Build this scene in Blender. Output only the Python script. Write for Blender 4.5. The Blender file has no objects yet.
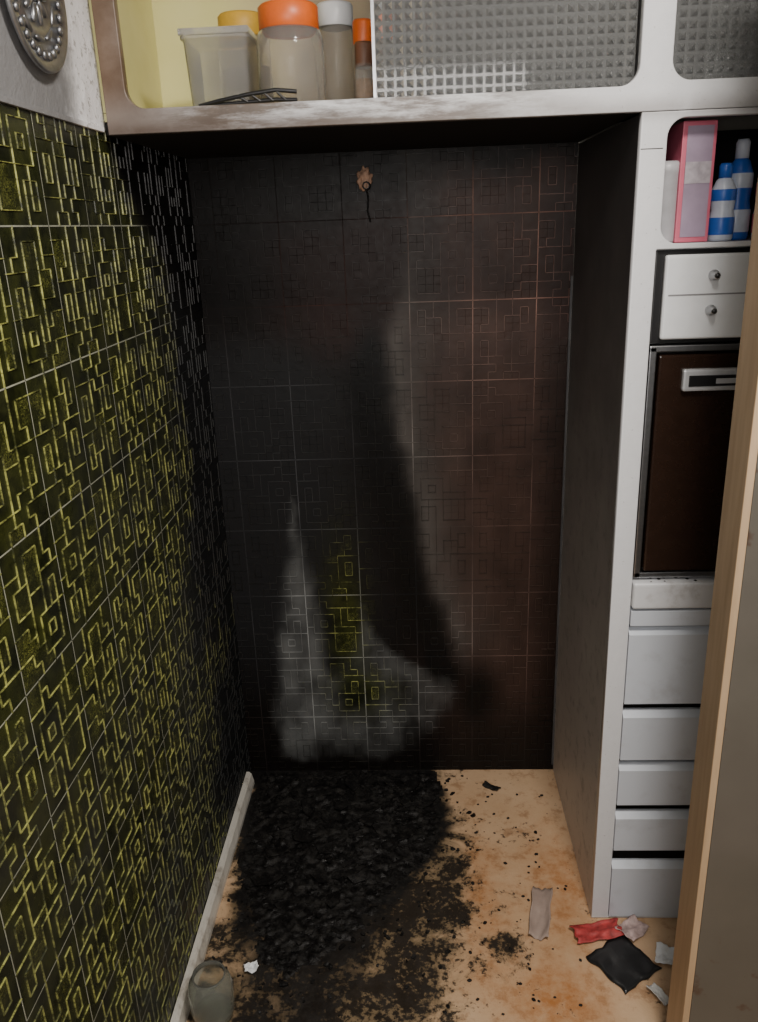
import bpy, bmesh, math, random
import numpy as np
from mathutils import Vector, noise, Matrix
random.seed(7)
W,D,ZT=0.911,0.554,1.713
TW,TH=0.155,0.1969
COL=bpy.context.collection

# ---------------------------------------------------------------- helpers
def link(o,parent=None):
    COL.objects.link(o)
    if parent: o.parent=parent
    return o
def empty(name):
    e=bpy.data.objects.new(name,None); e.empty_display_size=.05; return link(e)
def mesh_obj(name,verts,faces,mat=None,parent=None,smooth=False):
    m=bpy.data.meshes.new(name); m.from_pydata([tuple(v) for v in verts],[],faces); m.update()
    o=bpy.data.objects.new(name,m)
    if mat: m.materials.append(mat)
    if smooth:
        for p in m.polygons: p.use_smooth=True
    return link(o,parent)
def bm_obj(name,bm,mat=None,parent=None,smooth=False):
    m=bpy.data.meshes.new(name); bm.to_mesh(m); bm.free()
    o=bpy.data.objects.new(name,m)
    if mat: m.materials.append(mat)
    if smooth:
        for p in m.polygons: p.use_smooth=True
    return link(o,parent)
def box(name,lo,hi,mat,parent=None,bev=0.0,seg=2):
    bm=bmesh.new(); bmesh.ops.create_cube(bm,size=1)
    for v in bm.verts:
        v.co=Vector([lo[i]+(v.co[i]+.5)*(hi[i]-lo[i]) for i in range(3)])
    if bev>0: bmesh.ops.bevel(bm,geom=bm.edges[:],offset=bev,segments=seg,affect='EDGES',profile=.6)
    return bm_obj(name,bm,mat,parent)
def lathe(name,prof,c,mat,parent=None,seg=40,axis='Z'):
    vs=[];fs=[]
    n=len(prof)
    for i in range(seg):
        a=2*math.pi*i/seg
        for r,h in prof:
            p=(r*math.cos(a),r*math.sin(a),h)
            if axis=='Y': p=(p[0],-p[2],p[1])
            if axis=='X': p=(p[2],p[0],p[1])
            vs.append((p[0]+c[0],p[1]+c[1],p[2]+c[2]))
    for i in range(seg):
        j=(i+1)%seg
        for k in range(n-1): fs.append((i*n+k,j*n+k,j*n+k+1,i*n+k+1))
    o=mesh_obj(name,vs,fs,mat,parent,True)
    bm=bmesh.new(); bm.from_mesh(o.data); bmesh.ops.remove_doubles(bm,verts=bm.verts,dist=1e-6); bmesh.ops.recalc_face_normals(bm,faces=bm.faces); bm.to_mesh(o.data); bm.free()
    for p in o.data.polygons: p.use_smooth=True
    return o
def ss(a,b,x):
    t=np.clip((x-a)/(b-a),0,1); return t*t*(3-2*t)
def fn(P,sc,oc=4,seed=0):
    return np.array([noise.fractal((p[0]*sc+seed,p[1]*sc-seed,p[2]*sc+seed*.5),1.0,2.0,oc) for p in P])
def sdf(poly,x,y):
    """positive inside"""
    d=np.full(x.shape,1e9); ins=np.zeros(x.shape,bool); n=len(poly)
    for i in range(n):
        ax,ay=poly[i]; bx,by=poly[(i+1)%n]
        ex,ey=bx-ax,by-ay; t=np.clip(((x-ax)*ex+(y-ay)*ey)/(ex*ex+ey*ey),0,1)
        d=np.minimum(d,np.hypot(x-ax-t*ex,y-ay-t*ey))
        c=((ay>y)!=(by>y))&(x<(bx-ax)*(y-ay)/((by-ay) if by!=ay else 1e-9)+ax)
        ins^=c
    return np.where(ins,d,-d)

# ---------------------------------------------------------------- node helper
class NT:
    def __init__(s,name):
        s.m=bpy.data.materials.new(name); s.m.use_nodes=True; s.t=s.m.node_tree
        s.b=s.t.nodes['Principled BSDF']; s.pos=None
    def n(s,t,**k):
        x=s.t.nodes.new(t)
        for a,v in k.items(): setattr(x,a,v)
        return x
    def put(s,sock,v):
        if isinstance(v,bpy.types.NodeSocket): s.t.links.new(v,sock)
        elif v is not None: sock.default_value=v
    def P(s):
        if not s.pos: s.pos=s.n('ShaderNodeNewGeometry').outputs['Position']
        return s.pos
    def xyz(s):
        x=s.n('ShaderNodeSeparateXYZ'); s.put(x.inputs[0],s.P()); return x.outputs
    def ma(s,op,a,b=0,c=0,clamp=False):
        x=s.n('ShaderNodeMath',operation=op,use_clamp=clamp)
        s.put(x.inputs[0],a); s.put(x.inputs[1],b)
        if len(x.inputs)>2: s.put(x.inputs[2],c)
        return x.outputs[0]
    def mr(s,v,a,b,c=0.,d=1.,smooth=True):
        x=s.n('ShaderNodeMapRange'); x.interpolation_type='SMOOTHSTEP' if smooth else 'LINEAR'
        for i,q in enumerate((v,a,b,c,d)): s.put(x.inputs[i],q)
        return x.outputs[0]
    def noise(s,sc,det=4,rough=.55,vec=None,dist=0.,scale3=None):
        v=vec or s.P()
        if scale3:
            m=s.n('ShaderNodeMapping'); s.put(m.inputs[0],v); m.inputs['Scale'].default_value=scale3; v=m.outputs[0]
        x=s.n('ShaderNodeTexNoise'); s.put(x.inputs['Vector'],v); x.inputs['Scale'].default_value=sc
        x.inputs['Detail'].default_value=det; x.inputs['Roughness'].default_value=rough; x.inputs['Distortion'].default_value=dist
        return x.outputs[0]
    def mix(s,f,a,b):
        x=s.n('ShaderNodeMix',data_type='RGBA'); s.put(x.inputs['Factor'],f)
        for k,v in (('A',a),('B',b)):
            sock=[i for i in x.inputs if i.name==k and i.type=='RGBA'][0]
            s.put(sock,(tuple(v)+(1,) if isinstance(v,(tuple,list)) and len(v)==3 else v))
        return [o for o in x.outputs if o.type=='RGBA'][0]
    def bump(s,h,st=.3,dist=.002):
        x=s.n('ShaderNodeBump'); x.inputs['Strength'].default_value=st; x.inputs['Distance'].default_value=dist
        s.put(x.inputs['Height'],h); s.put(s.b.inputs['Normal'],x.outputs[0])
    def set(s,**k):
        for a,v in k.items():
            a=a.replace('_',' ')
            if isinstance(v,(tuple,list)) and len(v)==3: v=tuple(v)+(1,)
            s.put(s.b.inputs[a],v)
        return s
def simple(name,col,rough=.5,metal=0,var=.12,sc=40,bump=.1,**k):
    s=NT(name); nn=s.noise(sc)
    c2=tuple(max(0,c*(1-var*2.5)) for c in col)
    s.set(Base_Color=s.mix(nn,c2,tuple(min(1,c*(1+var)) for c in col)),Roughness=rough,Metallic=metal,**k)
    if bump: s.bump(nn,bump,.001)
    return s.m

# ---------------------------------------------------------------- materials
def film_mat(name,base_fn,film_gain=1.0,rough=(.22,.42),bump=.25,spec=.22):
    s=NT(name); at=s.n('ShaderNodeAttribute',attribute_name='film')
    s.set(Base_Color=s.mix(at.outputs['Alpha'],base_fn(s),at.outputs['Color']))
    nn=s.noise(60,5,.6)
    r=s.ma('ADD',s.ma('MULTIPLY',at.outputs['Alpha'],rough[1]-rough[0]),s.ma('MULTIPLY',nn,.18))
    s.set(Roughness=s.ma('ADD',r,rough[0]-.08),Specular_IOR_Level=spec)
    s.bump(s.noise(35,4,.6),bump,.003)
    return s.m
def tile_base(s):
    return s.mix(s.mr(s.noise(14,5,.7),.35,.65),(.007,.009,.003),(.032,.037,.009))
M_tile=film_mat('glazed_tile_dark_green',tile_base)
M_line=film_mat('tile_relief_lime',lambda s:s.mix(s.mr(s.noise(30,5,.75),.38,.64),(.028,.032,.009),(.42,.43,.12)),spec=.45)
def scr(s):
    a=s.noise(230,2,.5,dist=1.8)
    m=s.mr(s.ma('ABSOLUTE',s.ma('SUBTRACT',a,.5)),.008,.028,1.,0.)
    m=s.ma('MULTIPLY',m,s.mr(s.noise(24,3,.65),.42,.60,.10,1.))
    return s.mix(m,(.015,.018,.005),(.25,.265,.06))
M_scr=film_mat('tile_scribble_relief',scr,bump=.4)
M_grout=film_mat('tile_grout_pale',lambda s:s.mix(s.noise(30),(.18,.19,.14),(.46,.47,.38)),rough=(.6,.7))

def cab_mat():
    s=NT('cabinet_paint_scorched'); X,Y,Z=s.xyz()
    n1=s.noise(9,6,.65); n2=s.noise(45,5,.7)
    base=s.mix(n2,(.56,.57,.59),(.68,.69,.71))
    up=s.mr(Z,1.69,1.72)
    left=s.mr(s.ma('ADD',X,s.ma('MULTIPLY',n1,.22)),.10,.50,1.,0.)
    brown=s.ma('MULTIPLY',s.ma('MULTIPLY',left,up),s.mr(Z,1.715,1.80,.8,1.))
    c=s.mix(brown,base,s.mix(n1,(.05,.028,.018),(.22,.14,.085)))
    low=s.mr(Z,1.712,1.748,1.,0.)
    nx=s.noise(6,6,.7,scale3=(1,1,6))
    span=s.ma('MULTIPLY',s.mr(X,.02,.2),s.mr(X,.55,.90,1.,0.))
    f=s.ma('MULTIPLY',s.ma('MULTIPLY',s.mr(nx,.38,.58),span),up)
    c=s.mix(s.ma('MULTIPLY',f,.88),c,s.mix(n2,(.03,.022,.016),(.13,.085,.05)))
    g=s.ma('MULTIPLY',s.ma('MULTIPLY',low,s.mr(X,.1,.95,1.,.5)),s.mr(n1,.2,.55))
    c=s.mix(s.ma('MULTIPLY',s.ma('MULTIPLY',g,up),.9),c,(.07,.042,.026))
    sp=s.ma('MULTIPLY',s.mr(s.noise(120,3,.6),.66,.70),.6)
    c=s.mix(s.ma('MULTIPLY',sp,.5),c,(.12,.09,.07))
    s.set(Base_Color=c,Roughness=.36); s.bump(n2,.12,.001); return s.m
M_cab=cab_mat()
def dirty_white(name,col=(.50,.53,.57),dirt=.35):
    s=NT(name); n1=s.noise(14,6,.65)
    c=s.mix(s.ma('MULTIPLY',s.mr(n1,.5,.75),dirt),col,(.16,.13,.10))
    s.set(Base_Color=c,Roughness=.4); s.bump(s.noise(60),.1,.001); return s.m
M_drawer=dirty_white('drawer_laminate_white',(.56,.60,.66),.2)
M_top=dirty_white('worktop_laminate_white',(.62,.63,.65),.5)
def panel_mat():
    s=NT('side_panel_sooted'); X,Y,Z=s.xyz(); n=s.noise(6,6,.6)
    t=s.mr(s.ma('ADD',Z,s.ma('MULTIPLY',n,.5)),.35,1.9)
    c=s.mix(t,(.62,.57,.53),(.070,.066,.068))
    c=s.mix(s.mr(s.noise(22,5,.7),.5,.7,0,.4),c,(.10,.09,.085))
    s.set(Base_Color=c,Roughness=.5); s.bump(n,.15,.002); return s.m
M_panel=panel_mat()
M_soot=simple('soot_black',(.008,.007,.006),.8,sc=20)
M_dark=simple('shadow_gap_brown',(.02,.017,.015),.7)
def cream():
    s=NT('cupboard_lining_yellow'); X,Y,Z=s.xyz(); n=s.noise(8,5,.6)
    c=s.mix(n,(.70,.66,.24),(.86,.82,.44))
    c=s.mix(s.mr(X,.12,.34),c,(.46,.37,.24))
    c=s.mix(s.mr(X,.42,.50),c,(.05,.05,.055))  # lining colour darkened behind the pane to paint in its dim interior
    s.set(Base_Color=c,Roughness=.6); return s.m
M_cream=cream()
def wallpaint():
    s=NT('plaster_paint_peeling'); X,Y,Z=s.xyz(); n=s.noise(16,7,.7); n2=s.noise(60,5,.7)
    w=s.mr(s.ma('ADD',Y,s.ma('MULTIPLY',n,.10)),-.10,-.01)
    c=s.mix(w,(.20,.20,.205),(.90,.90,.92))
    e=s.ma('MULTIPLY',s.mr(n2,.55,.62),w)
    c=s.mix(s.ma('MULTIPLY',e,.55),c,(.12,.10,.07))
    s.set(Base_Color=c,Roughness=.8); s.bump(s.ma('ADD',n,n2),.6,.004); return s.m
M_plaster=wallpaint()
M_wall=simple('painted_wall_offwhite',(.55,.53,.48),.8,sc=8)
def patterned_glass():
    s=NT('patterned_glass'); n=s.noise(5,4,.6)
    s.set(Base_Color=s.mix(n,(.60,.62,.62),(.92,.94,.93)),Roughness=.06,IOR=1.5,Transmission_Weight=.85,Specular_IOR_Level=1.0); return s.m
M_glass=patterned_glass()
def clear(name,col,r=.08,t=.85):
    s=NT(name); s.set(Base_Color=s.mix(s.noise(30),tuple(c*.85 for c in col),col),Roughness=r,IOR=1.15,Transmission_Weight=t); return s.m
M_clear=clear('clear_plastic',(.97,.97,.96),.10,.80); M_jar=clear('jar_glass_smoky',(.97,.95,.90),.05,.90)
M_orange=simple('lid_orange',(.80,.15,.02),.4); M_steel=simple('brushed_steel',(.55,.56,.58),.3,1,sc=90)
M_ovenglass=simple('oven_glass_brown',(.024,.013,.009),.14,bump=0); M_black=simple('black_enamel',(.012,.012,.013),.35)
M_white=simple('white_enamel',(.72,.74,.76),.3,var=.04,bump=0)
M_pewter=simple('pewter_relief',(.42,.43,.45),.32,.9,var=.25,sc=70,bump=.5)
def floor_mat():
    s=NT('vinyl_floor_scorched'); at=s.n('ShaderNodeAttribute',attribute_name='film')
    n=s.noise(6,6,.6); n2=s.noise(70,6,.7); n3=s.noise(22,6,.7); n4=s.noise(9,7,.7,dist=.6)
    c=s.mix(n,(.42,.265,.145),(.64,.46,.30))
    c=s.mix(s.mr(n3,.50,.66,0,.6),c,(.24,.12,.05))
    sep=s.n('ShaderNodeSeparateColor'); s.put(sep.inputs[0],at.outputs['Color'])
    c=s.mix(s.ma('MULTIPLY',sep.outputs[1],s.mr(n3,.3,.6,.35,1.)),c,(.36,.135,.03))
    c=s.mix(s.ma('MULTIPLY',s.mr(s.ma('ADD',s.ma('MULTIPLY',n4,.8),s.ma('MULTIPLY',sep.outputs[2],.38)),.50,.70),.82),c,s.mix(n3,(.060,.042,.018),(.12,.09,.045)))
    spk=s.mr(s.ma('ADD',s.ma('ADD',s.ma('MULTIPLY',n2,.45),s.ma('MULTIPLY',n4,.55)),s.ma('MULTIPLY',sep.outputs[2],.145)),.575,.635)
    c=s.mix(s.ma('MULTIPLY',spk,.93),c,(.010,.008,.007))
    sf=s.ma('MULTIPLY',sep.outputs[0],1.)
    c=s.mix(sf,c,s.mix(s.mr(n2,.5,.7),(.006,.0055,.0055),(.020,.018,.015)))
    s.set(Base_Color=c,Roughness=s.mr(n3,.3,.7,.32,.6)); s.bump(s.ma('ADD',n2,n3),.35,.003); return s.m
M_floor=floor_mat()
def char():
    s=NT('charred_debris'); n=s.noise(40,5,.7)
    s.set(Base_Color=s.mix(s.mr(n,.45,.8),(.0045,.004,.004),(.022,.020,.017)),Roughness=s.mr(n,.3,.7,.28,.75),Specular_IOR_Level=.35); s.bump(n,.8,.006); return s.m
M_char=char()
M_base=dirty_white('baseboard_paint',(.55,.53,.48),.8)
def wood():
    s=NT('door_edge_pine'); n=s.noise(10,5,.6,scale3=(6,6,.5))
    s.set(Base_Color=s.mix(n,(.30,.20,.11),(.58,.43,.28)),Roughness=.5); return s.m
M_wood=wood()
def doorface():
    s=NT('door_face_greige'); n=s.noise(5,5,.6); m=s.noise(11,4,.6)
    c=s.mix(n,(.068,.063,.052),(.125,.115,.098)); c=s.mix(s.mr(m,.62,.68,0,.7),c,(.06,.025,.012))
    s.set(Base_Color=c,Roughness=.5); return s.m
M_door=doorface()

# ---------------------------------------------------------------- soot films, with some light and shade painted in
PATCH=[(.196,.865),(.205,.72),(.23,.64),(.25,.55),(.262,.42),(.285,.33),(.32,.40),(.345,.48),(.358,.567),(.39,.50),(.43,.42),(.50,.37),(.60,.32),(.625,.27),(.60,.19),(.50,.10),(.36,.04),(.15,.03),(.09,.08),(.09,.25),(.12,.45),(.15,.62),(.175,.75)]
SZ=[0.2,.31,.53,.75,1.0,1.255,1.6,1.8]; SX=[.70,.675,.59,.545,.52,.493,.50,.50]
def film_back(x,z):
    P=np.stack([x,z,0*x],1)
    n1=fn(P,3.5,4,3); n2=fn(P,14,4,9); n3=fn(P*np.array([1,.35,1]),22,3,5)
    xw=x+.035*n1+.008*n2; zw=z+.05*fn(P,5,3,21)
    def lp(a,b,t): return a+(np.array(b)-a)*t[:,None]
    c=np.tile(np.array([.0044,.0030,.0028]),(len(x),1))
    c=lp(c,(.014,.0145,.016),ss(.6,.2,xw)*ss(.15,.5,zw)*(1-ss(1.15,1.35,zw))*.9)
    r=ss(.46,.64,xw)*ss(.0,.40,zw)*(1-ss(1.60,1.70,zw))*(1-.6*ss(.80,.90,x))
    c=lp(c,(.054,.030,.024),np.clip(r*(.68+.20*n2+.15*n3),0,1))  # brown film on the right, with the warm light reflection painted in
    c*=(1+.75*ss(1.2,1.45,z)*ss(.45,.6,x))[:,None]  # upper right brightened to paint in the soft highlight
    c=lp(c,(.026,.0105,.0085),ss(1.18,1.35,zw)*(1-ss(1.52,1.64,zw))*ss(.08,.35,xw)*(1-r)*.85)
    px=np.interp(z,SZ,SX); d=xw-px
    v=np.exp(-((d+.075)/.065)**2)*ss(.2,.35,z)*(1-ss(1.2,1.45,z))
    c=lp(c,(.0025,.0025,.003),np.clip(v*1.2,0,1))
    ridge=np.where(d>0,np.exp(-d/.065),np.exp(-(d/.028)**2))*ss(.28,.5,z)*(1-ss(1.35,1.7,z)*.75)
    c=lp(c,(.108,.098,.090),np.clip(ridge*(.55+.20*n3),0,1))
    v2=np.exp(-((x-.69-.02*n1)/.05)**2-((z-.25)/.10)**2)
    c=lp(c,(.003,.0025,.0025),np.clip(v2*1.2,0,1))
    sd=sdf(PATCH,x+.012*n2+.015*n1,z+.03*n2)
    m=ss(-.016,.032,sd)*np.clip(.66+.50*n3+.42*n1+.3*n2,0.15,1)*(.72+.28*ss(.3,.15,x))
    c=lp(c,(.125,.130,.129),m*(1-.5*ss(.15,.02,z)))
    a=np.full(len(x),.99)
    g=1.1*np.exp(-((x-.315)/.050)**2-((z-.50)/.19)**2)+.9*np.exp(-((x-.36)/.09)**2-((z-.27)/.07)**2)
    a-=np.clip(g*1.0,0,.90)
    return np.concatenate([c,a[:,None]],1)
def film_left(y,z):
    P=np.stack([y,z,0*y+4],1); n1=fn(P,3,4,2); n2=fn(P,18,4,6)
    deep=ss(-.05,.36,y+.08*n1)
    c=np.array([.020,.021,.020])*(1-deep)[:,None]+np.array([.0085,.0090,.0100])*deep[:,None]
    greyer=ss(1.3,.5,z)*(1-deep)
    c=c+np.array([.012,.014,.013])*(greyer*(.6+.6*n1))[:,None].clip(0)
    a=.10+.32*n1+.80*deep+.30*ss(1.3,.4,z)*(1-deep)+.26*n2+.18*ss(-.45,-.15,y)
    top_shadow=ss(-.04,.08,y)*ss(0,.10,(z-(1.66-.85*y+.05*n1)))  # cabinet's cast shadow painted into the film above this diagonal
    c=c*(1-top_shadow)[:,None]+np.array([.0035,.003,.003])*top_shadow[:,None]
    a=np.maximum(a,top_shadow*.99)
    return np.concatenate([c.clip(0),a.clip(0,.99)[:,None]],1)
def setfilm(o,vals):
    at=o.data.attributes.new('film','FLOAT_COLOR','POINT'); at.data.foreach_set('color',vals.astype(np.float32).ravel())
def gridmesh(name,u0,u1,nu,v0,v1,nv,f3,mat,parent=None):
    us=np.linspace(u0,u1,nu+1); vs=np.linspace(v0,v1,nv+1)
    V=[f3(u,v) for v in vs for u in us]
    F=[(j*(nu+1)+i,j*(nu+1)+i+1,(j+1)*(nu+1)+i+1,(j+1)*(nu+1)+i) for j in range(nv) for i in range(nu)]
    o=mesh_obj(name,V,F,mat,parent,True)
    UU,VV=np.meshgrid(us,vs); return o,UU.ravel(),VV.ravel()

# tile variants, interlocking rectangular blocks
PATS=[["AAAAABBB","ACCCABDB","ACCCABDB","ACCCAABB","FAAAGGGB","FFFHGIGJ","KKFHGGGJ","KKFHHHJJ","LLMMMHNN","LLMMMMNN"],
      ["AABBBBCC","AABDDBCC","EEBDDBBC","EFFDDGGG","EFFHHGIG","EEEHHGIG","JJEHKKKL","JJJHKMKL","NNJJKKKL","NNNJJLLL"],
      ["AAABBCCC","DDABBCEC","DDABFFEC","DAABFFCC","GGGFFHHH","GIGJJHKH","GIGJJHKH","GGLLJHHH","MMMLLNNN","MMLLOONN"]]
SCRS=[set("CDIKN"),set("DFIJN"),set("DFEIKO")]
NCX,NCY=8,10
def relief(u0,u1,z0,z1,anchor_u,to3,fl,names,parent,gainf=None,gr=2.2):
    LV,LF=[],[]; SV,SF=[],[]; GV,GF=[],[]
    def bar(V,F,ua,ub,za,zb,h):
        ua,ub=max(ua,u0),min(ub,u1); za,zb=max(za,z0),min(zb,z1)
        if ub-ua<1e-4 or zb-za<1e-4: return
        k=len(V); e=.0004
        for hh,ee in((0,0),(h,e)):
            V+= [(ua+ee,za+ee,hh),(ub-ee,za+ee,hh),(ub-ee,zb-ee,hh),(ua+ee,zb-ee,hh)]
        F+= [(k+4,k+5,k+6,k+7),(k,k+1,k+5,k+4),(k+1,k+2,k+6,k+5),(k+2,k+3,k+7,k+6),(k+3,k,k+4,k+7)]
    cw,ch=TW/NCX,TH/NCY; w=.0009
    i0=math.floor((u0-anchor_u)/TW)-1; i1=math.ceil((u1-anchor_u)/TW)+1
    j0=math.floor((z0-1.5675)/TH)-1; j1=math.ceil((z1-1.5675)/TH)+1
    for i in range(i0,i1):
        for j in range(j0,j1):
            uo=anchor_u+i*TW; zo=1.5675+j*TH
            if uo>u1 or uo+TW<u0 or zo>z1 or zo+TH<z0: continue
            flip=(i*7+j*3)%2; fz=((i+2*j)%3==0); pk=(i*5+j*2+i*j)%3; PT=PATS[pk]; SC=SCRS[pk]
            def lab(a,b):
                if flip: a=NCX-1-a
                if fz: b=NCY-1-b
                return PT[NCY-1-b][a]
            for b in range(NCY):
                for a in range(NCX):
                    L=lab(a,b)
                    if L in SC: bar(SV,SF,uo+a*cw+.0018,uo+(a+1)*cw-.0018+(.0036 if a<NCX-1 and lab(a+1,b)==L else 0),zo+b*ch+.0018,zo+(b+1)*ch-.0018+(.0036 if b<NCY-1 and lab(a,b+1)==L else 0),.0006)
                    if a<NCX-1 and lab(a+1,b)!=L: bar(LV,LF,uo+(a+1)*cw-w,uo+(a+1)*cw+w,zo+b*ch-w,zo+(b+1)*ch+w,.0020)
                    if b<NCY-1 and lab(a,b+1)!=L: bar(LV,LF,uo+a*cw-w,uo+(a+1)*cw+w,zo+(b+1)*ch-w,zo+(b+1)*ch+w,.0020)
    for i in range(i0,i1+1): bar(GV,GF,anchor_u+i*TW-.0011,anchor_u+i*TW+.0011,z0,z1,.0008)
    for j in range(j0,j1+1): bar(GV,GF,u0,u1,1.5675+j*TH-.0011,1.5675+j*TH+.0011,.0008)
    for nm,V,F,M,gain,am in ((names[0],LV,LF,M_line,1.7,.90),(names[1],SV,SF,M_scr,1.0,.97),(names[2],GV,GF,M_grout,gr,.88)):
        if nm==names[2]:
            NV,NF=[],[]
            for q in range(0,len(V),8):
                ua,za,_=V[q]; ub,zb,_=V[q+2]
                if ub-ua>zb-za:
                    k=max(1,int((ub-ua)/.02)); segs=[(ua+(ub-ua)*t/k,ua+(ub-ua)*(t+1)/k,za,zb) for t in range(k)]
                else:
                    k=max(1,int((zb-za)/.02)); segs=[(ua,ub,za+(zb-za)*t/k,za+(zb-za)*(t+1)/k) for t in range(k)]
                for a_,b_,c_,d_ in segs:
                    kk=len(NV); NV+=[(a_,c_,.0009),(b_,c_,.0009),(b_,d_,.0009),(a_,d_,.0009)]; NF.append((kk,kk+1,kk+2,kk+3))
            V,F=NV,NF
        o=mesh_obj(nm,[to3(*v) for v in V],F,M,parent)
        A=np.array(V); f=fl(A[:,0],A[:,1]); f[:,:3]*=gain
        if gainf is not None: f[:,:3]*=gainf(A[:,0],A[:,1],nm)[:,None]
        else: f[:,3]*=am+(1-am)*ss(.80,.98,f[:,3])
        if nm!=names[1]: f[:,:3]+=.001
        setfilm(o,f)

# ---------------------------------------------------------------- room shell
LY0=-1.55
o,U,V=gridmesh('wall_back',0,W+.0,150,0,ZT+.02,290,lambda u,v:(u,D,v),M_tile)
wb=o; setfilm(o,film_back(U,V))
def gback(x,z,nm):
    if nm=='scribble_panels': return np.ones(len(x))
    P=np.stack([x,z,0*x],1); n=fn(P,5,3,77)
    g=.85+1.3*ss(.45,.60,x)*ss(1.05,1.35,z)  # relief colour raised at upper right to paint in its glints
    if nm=='grout': return (g*.95+.15)*np.clip(1+.9*n,.5,1.8)
    return g*np.clip(.95+1.3*n,.4,2.2)
relief(0,W,0.0,ZT,.670,lambda u,z,h:(u,D-h,z),film_back,('relief_lines','scribble_panels','grout'),wb,gback,2.6)
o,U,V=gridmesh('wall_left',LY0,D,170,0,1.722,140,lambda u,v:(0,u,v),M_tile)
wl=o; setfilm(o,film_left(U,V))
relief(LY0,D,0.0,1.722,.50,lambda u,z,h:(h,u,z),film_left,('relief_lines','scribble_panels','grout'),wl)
o,U,V=gridmesh('plaster_upper',LY0,D,260,1.722,2.45,90,lambda u,v:(.001+.0035*max(0,noise.fractal((u*22,v*22,1),1,2,4))*(1 if u>-.16 else .1),u,v),M_plaster,wl)
box('tile_top_edge',(0,LY0,1.718),(.006,0,1.726),M_plaster,wl,.001)
box('wall_left_core',(-.08,LY0,0),(-.001,D+.08,2.45),M_wall,wl)
box('wall_back_core',(0,D+.002,0),(2.2,D+.08,2.45),M_wall,wb)
FX0,FX1,FY0,FY1=0,2.2,-2.3,D
def film_floor(x,y):
    P=np.stack([x,y,0*x+9],1); n1=fn(P,6,4,1); n2=fn(P,25,4,8)
    poly=[(-.02,.60),(.56,.60),(.59,.44),(.58,.30),(.55,.20),(.50,.13),(.46,.04),(.42,-.05),(.38,-.14),(.33,-.26),(.28,-.40),(.13,-.40),(.10,-.12),(.06,.1),(.03,.3)]
    sd=sdf(poly,x+.035*n1+.02*n2,y+.035*n1+.03*n2)
    soot=ss(-.012,.012,sd)*(.60+.40*ss(-.12,.12,y+.35*n2+.2*n1))
    sd2=sdf([(.0,.6),(.56,.6),(.60,.3),(.60,.1),(.57,-.1),(.52,-.3),(.47,-.6),(.1,-.6),(.05,0)],x+.06*n1,y)
    spk=ss(-.12,.08,sd2)
    rust_glow=np.exp(-((x-.80)/.10)**2-((y+.22)/.09)**2)*.9+.6*np.exp(-((x-.66)/.06)**2-((y-.05)/.25)**2)+.7*np.exp(-((x-.86)/.08)**2-((y-.08)/.2)**2)  # rust stains, with the warm glow on the floor painted in
    sp2=.35*np.exp(-((x-.70)/.06)**2-((y+.10)/.14)**2)
    return np.stack([soot,np.clip(rust_glow+.1*n1,0,1),np.clip(spk+sp2+.25*n1,0,1),0*x+1],1)
o,U,V=gridmesh('floor',FX0,FX1,190,FY0,FY1,240,lambda u,v:(u,v,0),M_floor)
setfilm(o,film_floor(U,V))
box('ceiling',(-.08,FY0,2.45),(2.2,D+.08,2.5),M_wall)
box('wall_right',(2.2,FY0,0),(2.28,D+.08,2.45),M_wall)
bm=bmesh.new()
pr=[(0.002,0),(.022,0),(.022,.012),(.016,.035),(.010,.042),(.002,.042)]
ny=60; rows=[]
for i in range(ny+1):
    y=LY0+(D-.06-LY0)*i/ny; rows.append([bm.verts.new((x+(.0015*noise.noise((y*30,x*90,z*40)) if x>.01 else 0),y,z)) for x,z in pr])
for i in range(ny):
    for k in range(len(pr)-1): bm.faces.new((rows[i][k],rows[i][k+1],rows[i+1][k+1],rows[i+1][k]))
bm.faces.new(rows[0]); bm.faces.new(rows[-1][::-1])
bm_obj('baseboard_left',bm,M_base)
box('lit_seam_strip',(W-.006,D-.005,.02),(W-.001,D-.001,1.42),simple('lit_seam_grey',(.085,.085,.09),.4,var=.4,sc=9))  # strip added to draw the thin lit line along the corner seam

# ---------------------------------------------------------------- cabinetry
def rr(x0,x1,z0,z1,r,n=8):
    pts=[]
    for cx,cz,a0 in ((x1-r,z0+r,-90),(x1-r,z1-r,0),(x0+r,z1-r,90),(x0+r,z0+r,180)):
        for k in range(n+1):
            a=math.radians(a0+90*k/n); pts.append((cx+r*math.cos(a),cz+r*math.sin(a)))
    return pts
def frame(name,outer,holes,yc,ext,mat,parent,bev=.0015):
    cu=bpy.data.curves.new(name,'CURVE'); cu.dimensions='2D'; cu.fill_mode='BOTH'; cu.extrude=ext; cu.bevel_depth=bev; cu.bevel_resolution=1; cu.offset=-bev
    for pl in [outer]+holes:
        s=cu.splines.new('POLY'); s.points.add(len(pl)-1); s.use_cyclic_u=True
        for p,q in zip(s.points,pl): p.co=(q[0],q[1],0,1)
    t=bpy.data.objects.new('tmp',cu); COL.objects.link(t); bpy.context.view_layer.update()
    dg=bpy.context.evaluated_depsgraph_get(); m=bpy.data.meshes.new_from_object(t.evaluated_get(dg))
    bpy.data.objects.remove(t); m.transform(Matrix.Rotation(math.pi/2,4,'X')); m.transform(Matrix.Translation((0,yc,0)))
    m.materials.clear(); m.materials.append(mat); o=bpy.data.objects.new(name,m); return link(o,parent)
XR=1.60
uc=empty('wall_cabinet')
frame('face_frame',[(0.012,ZT),(XR,ZT),(XR,2.44),(.012,2.44)],[rr(.050,.903,1.752,2.2,.032),rr(.955,XR-.05,1.757,2.2,.032)],.009,.008,M_cab,uc)
box('bottom_panel',(.002,.018,ZT+.002),(W,D-.004,ZT+.022),M_soot,uc)
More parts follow.
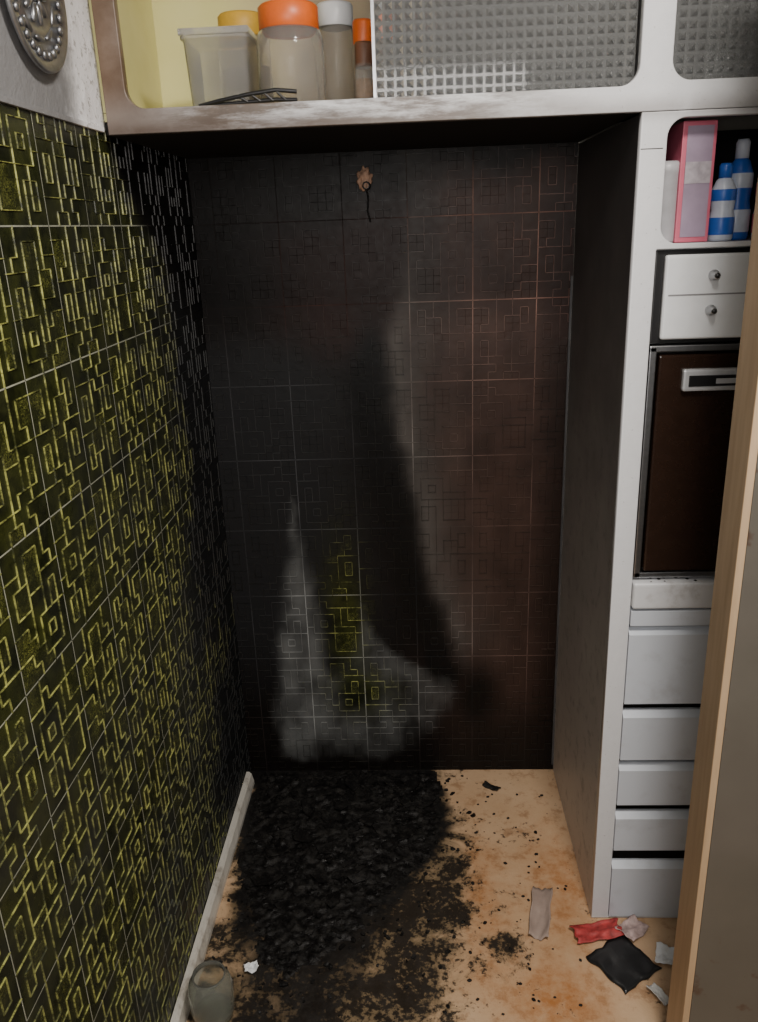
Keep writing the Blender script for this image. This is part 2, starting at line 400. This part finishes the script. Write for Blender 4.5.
box('shelf_lining',(.002,.018,ZT+.023),(XR,.36,ZT+.036),M_cream,uc)
box('back_lining',(.002,.36,ZT+.023),(XR,.372,2.44),M_cream,uc)
box('divider',(.905,.018,ZT+.037),(.948,.359,2.44),M_cream,uc)
box('end_lining',(.002,.018,ZT+.037),(.012,.359,2.44),M_cream,uc)
box('inner_shelf',(.013,.03,2.16),(.904,.358,2.18),M_cream,uc)
def pglass(name,x0,x1,z0,z1,y,parent):
    p=.0165; nx=int((x1-x0)/p); nz=int((z1-z0)/p); V=[];F=[]
    fr=(0,.14,.5,.86)
    xs=[(i+f) for i in range(nx) for f in fr]+[nx]; zs_=[(j+f) for j in range(nz) for f in fr]+[nz]
    for jz,zz in enumerate(zs_):
        for ix,xx in enumerate(xs):
            a=ix%4==2 and ix<len(xs)-1; b=jz%4==2 and jz<len(zs_)-1
            h=.0062 if (a and b) else 0
            V.append((x0+(x1-x0)*xx/nx,y-h,z0+(z1-z0)*zz/nz))
    NX=len(xs)
    for j in range(len(zs_)-1):
        for i in range(NX-1):
            a=j*NX+i; q=(a,a+1,a+NX+1,a+NX)
            ci,cj=i%4,j%4
            if ci in(1,2) and cj in(1,2):
                if (ci,cj) in ((1,1),(2,2)): F+=[(q[0],q[1],q[2]),(q[0],q[2],q[3])]
                else: F+=[(q[0],q[1],q[3]),(q[1],q[2],q[3])]
            else: F.append(q)
    return mesh_obj(name,V,F,M_glass,parent)
pglass('patterned_glass_pane',.47,.903,1.751,2.2,.036,uc)
box('pane_edge',(.466,.030,1.751),(.471,.038,2.2),M_steel,uc)
pglass('patterned_glass_pane_2',.95,1.55,1.751,2.2,.030,uc)
pglass('patterned_glass_pane_3',1.02,1.55,1.751,2.2,.044,uc)

tc=empty('tall_kitchen_unit')
frame('face_frame',[(W,0.001),(XR,0.001),(XR,ZT-.001),(W,ZT-.001)],[rr(.955,XR-.04,1.503,1.702,.03),rr(.950,XR-.04,.006,1.494,.002,2)],.009,.008,M_cab,tc)
box('side_panel',(W,.018,.001),(W+.018,D-.004,ZT-.002),M_panel,tc)
box('niche_shelf',(W+.019,.018,1.482),(XR,.40,1.502),M_white,tc)
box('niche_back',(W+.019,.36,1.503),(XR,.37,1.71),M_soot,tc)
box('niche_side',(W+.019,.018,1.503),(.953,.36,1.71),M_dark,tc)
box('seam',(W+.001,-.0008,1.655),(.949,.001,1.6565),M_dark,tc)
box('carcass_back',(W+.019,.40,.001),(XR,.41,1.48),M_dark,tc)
box('right_side',(XR-.02,.018,.001),(XR,D-.004,ZT-.002),M_panel,tc)
def drawer(i,z0,z1,y=-.004):
    x0,x1=.951,XR-.045
    bm=bmesh.new()
    prof=[(y+.02,z0),(y,z0+.002),(y,z1-.012),(y+.014,z1),(y+.02,z1)]
    a=[bm.verts.new((x0,p,q)) for p,q in prof]; b=[bm.verts.new((x1,p,q)) for p,q in prof]
    n=len(prof)
    for k in range(n): bm.faces.new((a[k],a[(k+1)%n],b[(k+1)%n],b[k]))
    bm.faces.new(a[::-1]); bm.faces.new(b); bmesh.ops.recalc_face_normals(bm,faces=bm.faces)
    bm_obj('drawer_front_%d'%i,bm,M_drawer,tc)
    box('drawer_rail_%d'%i,(.951,.022,z0+.01),(XR-.05,.06,z1-.01),M_dark,tc)
drawer(1,.580,.756); drawer(2,.440,.560); drawer(3,.322,.426); drawer(4,.198,.298); drawer(5,.008,.160)
box('gap_back',(.951,.062,.006),(XR-.05,.066,.78),M_dark,tc)
box('trim_rail',(.951,-.006,.765),(XR-.045,.05,.800),M_drawer,tc,.002)
box('worktop',(.951,-.012,.806),(XR-.045,.36,.862),M_top,tc,.006,3)
bm=bmesh.new()
for i in range(26):
    p=Vector((random.uniform(.965,1.3),random.uniform(-.006,.03),.8632)); r=random.uniform(.001,.005)
    bmesh.ops.create_icosphere(bm,subdivisions=1,radius=r,matrix=Matrix.Translation(p)@Matrix.Diagonal((1,1,.25,1)))
bm_obj('soot_crumbs',bm,M_soot,tc)

ov=empty('built_in_oven')
box('oven_body',(.962,.034,.868),(XR-.06,.38,1.480),M_black,ov)
box('frame_left',(.953,.004,.868),(.966,.03,1.325),M_steel,ov,.002)
box('frame_top',(.953,.004,1.315),(XR-.05,.03,1.327),M_steel,ov,.002)
box('frame_bottom',(.953,.004,.868),(XR-.05,.03,.880),M_steel,ov,.002)
box('door_glass',(.970,.000,.884),(XR-.055,.03,1.310),M_ovenglass,ov,.004)
M_alu=simple('handle_aluminium',(.55,.56,.58),.35,.3,var=.1)
box('handle_plate',(1.012,-.012,1.245),(1.30,.002,1.285),M_alu,ov,.004)
box('handle_recess',(1.022,-.014,1.254),(1.29,-.010,1.274),M_black,ov,.001)
box('badge',(1.07,-.0155,1.259),(1.105,-.0135,1.268),M_alu,ov)
box('panel_surround',(.953,.010,1.330),(XR-.05,.03,1.492),M_black,ov,.002)
box('control_panel',(.968,-.002,1.338),(XR-.055,.012,1.484),M_white,ov,.006,3)
box('control_panel_groove',(.976,-.0028,1.4145),(XR-.06,-.0012,1.417),simple('groove_grey',(.25,.25,.26),.5),ov)
for i,z in enumerate((1.448,1.388)):
    lathe('knob_%d'%i,[(0,.020),(.005,.020),(.006,.018),(.0055,.008),(.009,.005),(.0095,.0),(0,0)],(1.052,-.002,z),M_steel,ov,24,'Y')
    lathe('knob_cap_%d'%i,[(0,.0235),(.004,.023),(.005,.0195),(0,.0195)],(1.052,-.002,z),M_black,ov,20,'Y')

cb=empty('cereal_box')
M_pink=simple('carton_pink',(.60,.13,.20),.5,var=.06); M_vio=simple('carton_mauve',(.36,.28,.38),.5,var=.2,sc=18)
box('carton',(.992,.040,1.503),(1.050,.20,1.700),M_pink,cb,.002)
box('front_label',(1.000,.0385,1.512),(1.044,.0405,1.692),M_vio,cb)
box('label_band',(1.000,.0375,1.60),(1.044,.0395,1.635),simple('carton_band_grey',(.5,.45,.5),.5,var=.3,sc=60),cb)
lathe('storage_tub',[(0,0),(.024,0),(.026,.004),(.0255,.115),(.027,.118),(.027,.132),(.020,.136),(0,.136)],(.966+.0125,.070,1.503),simple('tub_white',(.45,.45,.47),.4),None,32)
M_blue=simple('bottle_blue',(.03,.13,.55),.35)
def bottle(cx,cy,k,kr,body,lab,cap):
    e=empty('cleaner_bottle'); c=(cx,cy,1.503)
    lathe('body',[(0,0),(.022*kr,0),(.025*kr,.005*k),(.025*kr,.045*k),(.022*kr,.06*k),(.024*kr,.075*k),(.024*kr,.10*k),(.016*kr,.118*k),(.012*kr,.122*k),(0,.122*k)],c,body,e)
    lathe('label',[(.0255*kr,.012*k),(.0260*kr,.014*k),(.0260*kr,.044*k),(.0255*kr,.046*k)],c,lab,e)
    lathe('label_upper',[(.0243*kr,.078*k),(.0249*kr,.080*k),(.0249*kr,.098*k),(.0243*kr,.100*k)],c,lab,e)
    lathe('cap',[(0,.150*k),(.010*kr,.150*k),(.013*kr,.145*k),(.013*kr,.122*k),(0,.121*k)],c,cap,e)
M_bw=simple('bottle_white',(.62,.68,.80),.3)
bottle(1.079,.065,.86,.86,M_bw,M_blue,M_blue)
bottle(1.112,.085,1.12,.9,M_blue,M_bw,M_bw)
bottle(1.160,.070,.95,.9,M_bw,M_pink,M_pink)

zs=ZT+.037
ct=empty('food_storage_box')
def tub(name,x0,x1,y0,y1,z0,z1,mat,parent,tp=.006):
    bm=bmesh.new()
    def ring(i,z,ins): 
        pts=rr(x0+i,x1-i,y0+i,y1-i,.012,4); return [bm.verts.new((p[0],p[1],z)) for p in pts]
    R=[ring(tp,z0,0),ring(.001,z1-.004,0),ring(-.003,z1-.004,0),ring(-.003,z1,0),ring(.003,z1,0),ring(tp+.002,z0+.003,0)]
    for a,b in zip(R[:-1],R[1:]):
        n=len(a)
        for k in range(n): bm.faces.new((a[k],a[(k+1)%n],b[(k+1)%n],b[k]))
    bm.faces.new(R[0][::-1]); bm.faces.new(R[-1]); bmesh.ops.recalc_face_normals(bm,faces=bm.faces)
    return bm_obj(name,bm,mat,parent,True)
tub('tub',.138,.252,.06,.19,zs,zs+.118,M_clear,ct)
box('lid',(.134,.056,zs+.1185),(.256,.194,zs+.130),M_clear,ct,.003)
def jar(name,c,r,h,bodymat,lidmat,lr=None,contents=None):
    e=empty(name); lr=lr or r*.9
    lathe('glass',[(0,0),(r*.9,0),(r,.006),(r,h*.80),(r*.93,h*.9),(r*.78,h*.96),(r*.78,h),(r*.72,h),(r*.72,h*.95),(r*.95,h*.79),(r*.95,.008),(0,.005)],c,bodymat,e)
    lathe('lid',[(0,h+.028),(lr*.92,h+.028),(lr,h+.024),(lr,h-.010),(lr*.96,h-.012),(lr*.96,h+.003),(0,h+.003)],c,lidmat,e)
    if contents: lathe('contents',[(0,.010),(r*.9,.010),(r*.9,h*.6),(0,h*.62)],c,contents,e)
    return e
jar('glass_jar',(.320,.10,zs),.059,.136,M_jar,M_orange,.052)
jar('glass_jar',(.390,.235,zs),.038,.165,M_jar,M_white)
M_nuts=simple('lentils_brown',(.40,.20,.07),.7,sc=150,var=.4)
jar('spice_jar',(.205,.28,zs),.050,.165,M_jar,simple('lid_yellow',(.7,.42,.05),.5),None,M_nuts)
jar('spice_jar',(.448,.10,zs),.017,.075,M_jar,simple('lid_brown',(.14,.06,.03),.5),None,M_nuts)
jar('spice_jar',(.445,.155,zs),.020,.12,M_jar,M_orange,None,M_nuts)
tg=empty('kitchen_tongs')
def strip(name,pts,r,mat,parent):
    cu=bpy.data.curves.new(name,'CURVE'); cu.dimensions='3D'; cu.bevel_depth=r; cu.bevel_resolution=2; s=cu.splines.new('POLY'); s.points.add(len(pts)-1)
    for p,q in zip(s.points,pts): p.co=(*q,1)
    t=bpy.data.objects.new('t',cu); COL.objects.link(t); bpy.context.view_layer.update()
    m=bpy.data.meshes.new_from_object(t.evaluated_get(bpy.context.evaluated_depsgraph_get())); bpy.data.objects.remove(t)
    m.materials.clear(); m.materials.append(mat); return link(bpy.data.objects.new(name,m),parent)
strip('arm_1',[(.165,.035,zs+.006),(.20,.03,zs+.012),(.25,.03,zs+.020),(.30,.03,zs+.025),(.335,.035,zs+.022)],.0035,M_black,tg)
strip('arm_2',[(.165,.035,zs+.006),(.23,.035,zs+.008),(.30,.035,zs+.011),(.335,.035,zs+.009)],.0035,M_black,tg)
for i in range(4): strip('tine_%d'%i,[(.235+i*.022,.03,zs+.018+i*.0015),(.25+i*.022,.033,zs+.009)],.0022,M_black,tg)

# ---------------------------------------------------------------- decorative plate on the left wall
pl=empty('decorative_plate'); pc=(.003,-.232,1.872)
lathe('dish',[(0,.008),(.045,.008),(.052,.011),(.060,.007),(.085,.012),(.096,.016),(.100,.015),(.100,.010),(.085,.004),(.04,.001),(0,.001)],pc,M_pewter,pl,64,'X')
bm=bmesh.new()
for k in range(28):
    a=2*math.pi*k/28
    bmesh.ops.create_icosphere(bm,subdivisions=2,radius=.0068,matrix=Matrix.Translation((pc[0]+.0135,pc[1]+.078*math.cos(a),pc[2]+.078*math.sin(a)))@Matrix.Diagonal((.55,1,1,1)))
for k in range(10):
    a=2*math.pi*k/10
    bmesh.ops.create_icosphere(bm,subdivisions=2,radius=.012,matrix=Matrix.Translation((pc[0]+.010,pc[1]+.028*math.cos(a),pc[2]+.028*math.sin(a)))@Matrix.Rotation(a,4,'X')@Matrix.Diagonal((.35,1.2,.5,1)))
    bmesh.ops.create_icosphere(bm,subdivisions=2,radius=.009,matrix=Matrix.Translation((pc[0]+.010,pc[1]+.057*math.cos(a+.3),pc[2]+.057*math.sin(a+.3)))@Matrix.Rotation(a+.3,4,'X')@Matrix.Diagonal((.4,.5,1.6,1)))
bmesh.ops.create_icosphere(bm,subdivisions=2,radius=.012,matrix=Matrix.Translation((pc[0]+.010,pc[1],pc[2]))@Matrix.Diagonal((.6,1,1,1)))
bm_obj('relief_ornament',bm,M_pewter,pl,True)

# ---------------------------------------------------------------- burnt outlet with hanging wire on the back wall
ps=empty('burnt_wall_outlet')
M_ps=simple('scorched_plastic_pink',(.85,.48,.33),.6,sc=80,var=.3)
bm=bmesh.new(); bmesh.ops.create_icosphere(bm,subdivisions=4,radius=1)
for v in bm.verts:
    n=noise.fractal(v.co*2.2,1,2,4); v.co*=1+.45*n; v.co=Vector((.417+v.co.x*.016,D-.010+v.co.y*.009,1.655+v.co.z*.024))
bm_obj('melted_body',bm,M_ps,ps,True)
lathe('collar',[(0.006,.014),(.009,.014),(.010,0),(.006,0)],(.421,D-.012,1.640),M_black,ps,24,'Y')
strip('wire',[(.420,D-.008,1.64),(.424,D-.012,1.61),(.421,D-.010,1.585),(.427,D-.006,1.56)],.0018,M_char,ps)

# ---------------------------------------------------------------- debris pile
POLY=[(.03,.548),(.55,.548),(.57,.44),(.565,.30),(.54,.20),(.47,.13),(.42,.04),(.37,-.06),(.30,-.15),(.20,-.19),(.13,-.14),(.07,.1),(.035,.3)]
YB=-.24
nx,ny=130,165; us=np.linspace(.026,.64,nx+1); vs=np.linspace(YB,.549,ny+1)
UU,VV=np.meshgrid(us,vs); x=UU.ravel(); y=VV.ravel(); P=np.stack([x,y,0*x],1)
n1=fn(P,7,4,4); n2=fn(P,30,4,2); n3=fn(P,70,3,12)
sd=sdf(POLY,x+.03*n1+.015*n2,y+.03*n1+.015*n2)
thr=.012-.03*ss(.0,.15,y)+ (.05*n2+.02)*ss(.22,-.05,y)
h=ss(0,.14,sd)*(.002+.013*ss(.05,.40,y))*(1+.9*n1)+ss(0,.03,sd)*(.0045*np.abs(n2)*2+.0035*n3)
h=np.where(sd>np.maximum(thr,0),h,-.004); h=np.maximum(h,-.004)+.0005
F=[]
for j in range(ny):
    for i in range(nx):
        a=j*(nx+1)+i; q=(a,a+1,a+nx+2,a+nx+1)
        if max(h[list(q)])>0: F.append(q)
dp=mesh_obj('charred_debris_pile',np.stack([x,y,np.maximum(h,.0004)],1),F,M_char,None,True)
bm=bmesh.new()
def hz(px,py):
    i=int(round((px-.026)/(.64-.026)*nx)); j=int(round((py-YB)/(.549-YB)*ny))
    if 0<=i<=nx and 0<=j<=ny: return max(0,float(h[j*(nx+1)+i]))
    return 0
cnt=0
while cnt<700:
    px,py=random.uniform(.04,.66),random.uniform(-.48,.54)
    s=float(sdf(POLY,np.array([px]),np.array([py]))[0])
    if s<0 and random.random()>.40*math.exp(s/.12): continue
    if s>0 and py<.1 and random.random()<.4: continue
    if (px-.078)**2+(py+.262)**2<.056**2: continue
    cnt+=1
    r=random.uniform(.002,.010)*(1 if s>0 else .65)
    if random.random()<.09 and s>.03: r=random.uniform(.015,.034)
    n=random.randint(4,7)
    a0=random.random()*6
    M=Matrix.Translation((px,py,hz(px,py)+r*.15))@Matrix.Rotation(random.random()*6,4,'Z')@Matrix.Rotation(random.uniform(-.3,.3) if s>0 else random.uniform(-.12,.12),4,'X')
    t=random.uniform(.0006,.002)
    pts=[(r*random.uniform(.5,1.1)*math.cos(a0+k*6.283/n)*1.4,r*random.uniform(.5,1.1)*math.sin(a0+k*6.283/n)) for k in range(n)]
    lo=[bm.verts.new(M@Vector((p[0],p[1],-t))) for p in pts]; hi=[bm.verts.new(M@Vector((p[0],p[1],t+random.uniform(0,.002)))) for p in pts]
    bm.faces.new(hi); bm.faces.new(lo[::-1])
    for k in range(n): bm.faces.new((lo[k],lo[(k+1)%n],hi[(k+1)%n],hi[k]))
for i in range(110):
    px=random.gauss(.74,.12) if i%2 else random.uniform(.50,.88); py=random.uniform(-.40,.45)
    if px<.3 or px>.875: continue
    r=random.uniform(.0012,.0055)
    bmesh.ops.create_icosphere(bm,subdivisions=1,radius=r,matrix=Matrix.Translation((px,py,r*.3))@Matrix.Rotation(random.random()*6,4,'Z')@Matrix.Diagonal((1.2,.9,.35,1)))
bm_obj('flakes',bm,M_char,dp)

def sheet(name,c,w,l,rot,mat,amp=.004,curl=.0,parent=None,th=.0012,n=14):
    V=[];F=[]
    for j in range(n+1):
        for i in range(n+1):
            u=(i/n-.5);v=(j/n-.5)
            z=amp*(1+noise.fractal((u*3+c[0]*9,v*3,c[1]*7),1,2,3))+curl*(u*u*4)
            V.append((u*w*(1+.15*noise.noise((v*4,c[0]*5,1))),v*l*(1+.15*noise.noise((u*4,c[1]*5,3))),max(.0012,z)))
    for j in range(n):
        for i in range(n): a=j*(n+1)+i; F.append((a,a+1,a+n+2,a+n+1))
    R=Matrix.Translation((c[0],c[1],0))@Matrix.Rotation(math.radians(rot),4,'Z')
    o=mesh_obj(name,[R@Vector(v) for v in V],F,mat,parent,True)
    md=o.modifiers.new('s','SOLIDIFY'); md.thickness=th; return o
sheet('charred_paper',(.72,.47),.05,.02,-35,M_char,.004,.004,dp)
sheet('broken_black_tile',(.955,-.125),.110,.115,35,M_black,.005,.0,th=.004)
sheet('crumpled_leaflet',(.915,-.045),.11,.050,12,simple('paper_red',(.50,.05,.05),.6,sc=60,var=.4),.007,.006)
sheet('crumpled_leaflet',(.995,-.040),.06,.05,40,simple('paper_pink',(.60,.45,.43),.6,sc=60,var=.4),.008,.008)
sheet('torn_paper',(.795,.01),.045,.15,-12,simple('paper_grey',(.34,.26,.22),.7),.005,.008)
sheet('torn_paper',(1.01,-.205),.022,.05,30,simple('paper_white',(.7,.7,.68),.7),.005,.006)
sheet('torn_paper',(1.050,-.11),.05,.04,70,M_white,.006,.006)
sheet('paper_scrap',(.135,-.150),.030,.020,20,M_white,.010,.006,dp)
pt=empty('plastic_tub')
M_tub=clear('dirty_plastic',(.85,.87,.80),.15,.92)
lathe('shell',[(0,.002),(.034,.002),(.040,.008),(.045,.030),(.046,.080),(.042,.100),(.034,.108),(.034,.118),(.031,.118),(.031,.107),(.039,.099),(.043,.080),(.042,.030),(.036,.008),(0,.006)],(.078,-.262,.0),M_tub,pt)
lathe('residue',[(0,.0075),(.034,.0075),(.040,.020),(.020,.022),(0,.018)],(.078,-.262,.0),simple('tub_residue',(.05,.06,.04),.6),pt)

# ---------------------------------------------------------------- door at right foreground
dr=empty('door_1')
box('door_edge',(.985,-.400,.004),(.997,-.324,2.05),M_wood,dr,.002)
box('door_leaf',(.9972,-.400,.004),(1.75,-.324,2.05),M_door,dr,.001)

# ---------------------------------------------------------------- light
def area(name,loc,rot,size,power,col,sy=None):
    l=bpy.data.lights.new(name,'AREA'); l.energy=power; l.color=col; l.size=size
    if sy: l.shape='RECTANGLE'; l.size_y=sy
    o=bpy.data.objects.new(name,l); o.location=loc; o.rotation_euler=[math.radians(a) for a in rot]; link(o); return o
area('ceiling_lamp',(.93,-1.05,2.40),(0,0,0),.30,44,(1,.93,.85))
area('front_fill',(.55,-2.2,1.75),(86,0,0),.9,20,(1,.95,.90),.8)  # unseen fill light added behind the camera, not an actual window
w=bpy.data.worlds.new('World'); bpy.context.scene.world=w; w.use_nodes=True
w.node_tree.nodes['Background'].inputs[0].default_value=(.60,.60,.60,1); w.node_tree.nodes['Background'].inputs[1].default_value=.08

# ---------------------------------------------------------------- camera
p,yw,r=[math.radians(v) for v in (19.2557,3.0129,2.1969)]
f=Vector((-math.sin(yw)*math.cos(p),math.cos(yw)*math.cos(p),-math.sin(p)))
r0=Vector((math.cos(yw),math.sin(yw),0)); u0=r0.cross(f)
R=math.cos(r)*r0-math.sin(r)*u0; Uv=math.cos(r)*u0+math.sin(r)*r0
cd=bpy.data.cameras.new('camera'); cam=bpy.data.objects.new('camera',cd); link(cam)
cam.matrix_world=Matrix(((R.x,Uv.x,-f.x,.529),(R.y,Uv.y,-f.y,-1.5071),(R.z,Uv.z,-f.z,1.55),(0,0,0,1)))
cd.sensor_fit='VERTICAL'; cd.sensor_height=24; cd.lens=814.96/1022*24; cd.clip_start=.02
bpy.context.scene.camera=cam
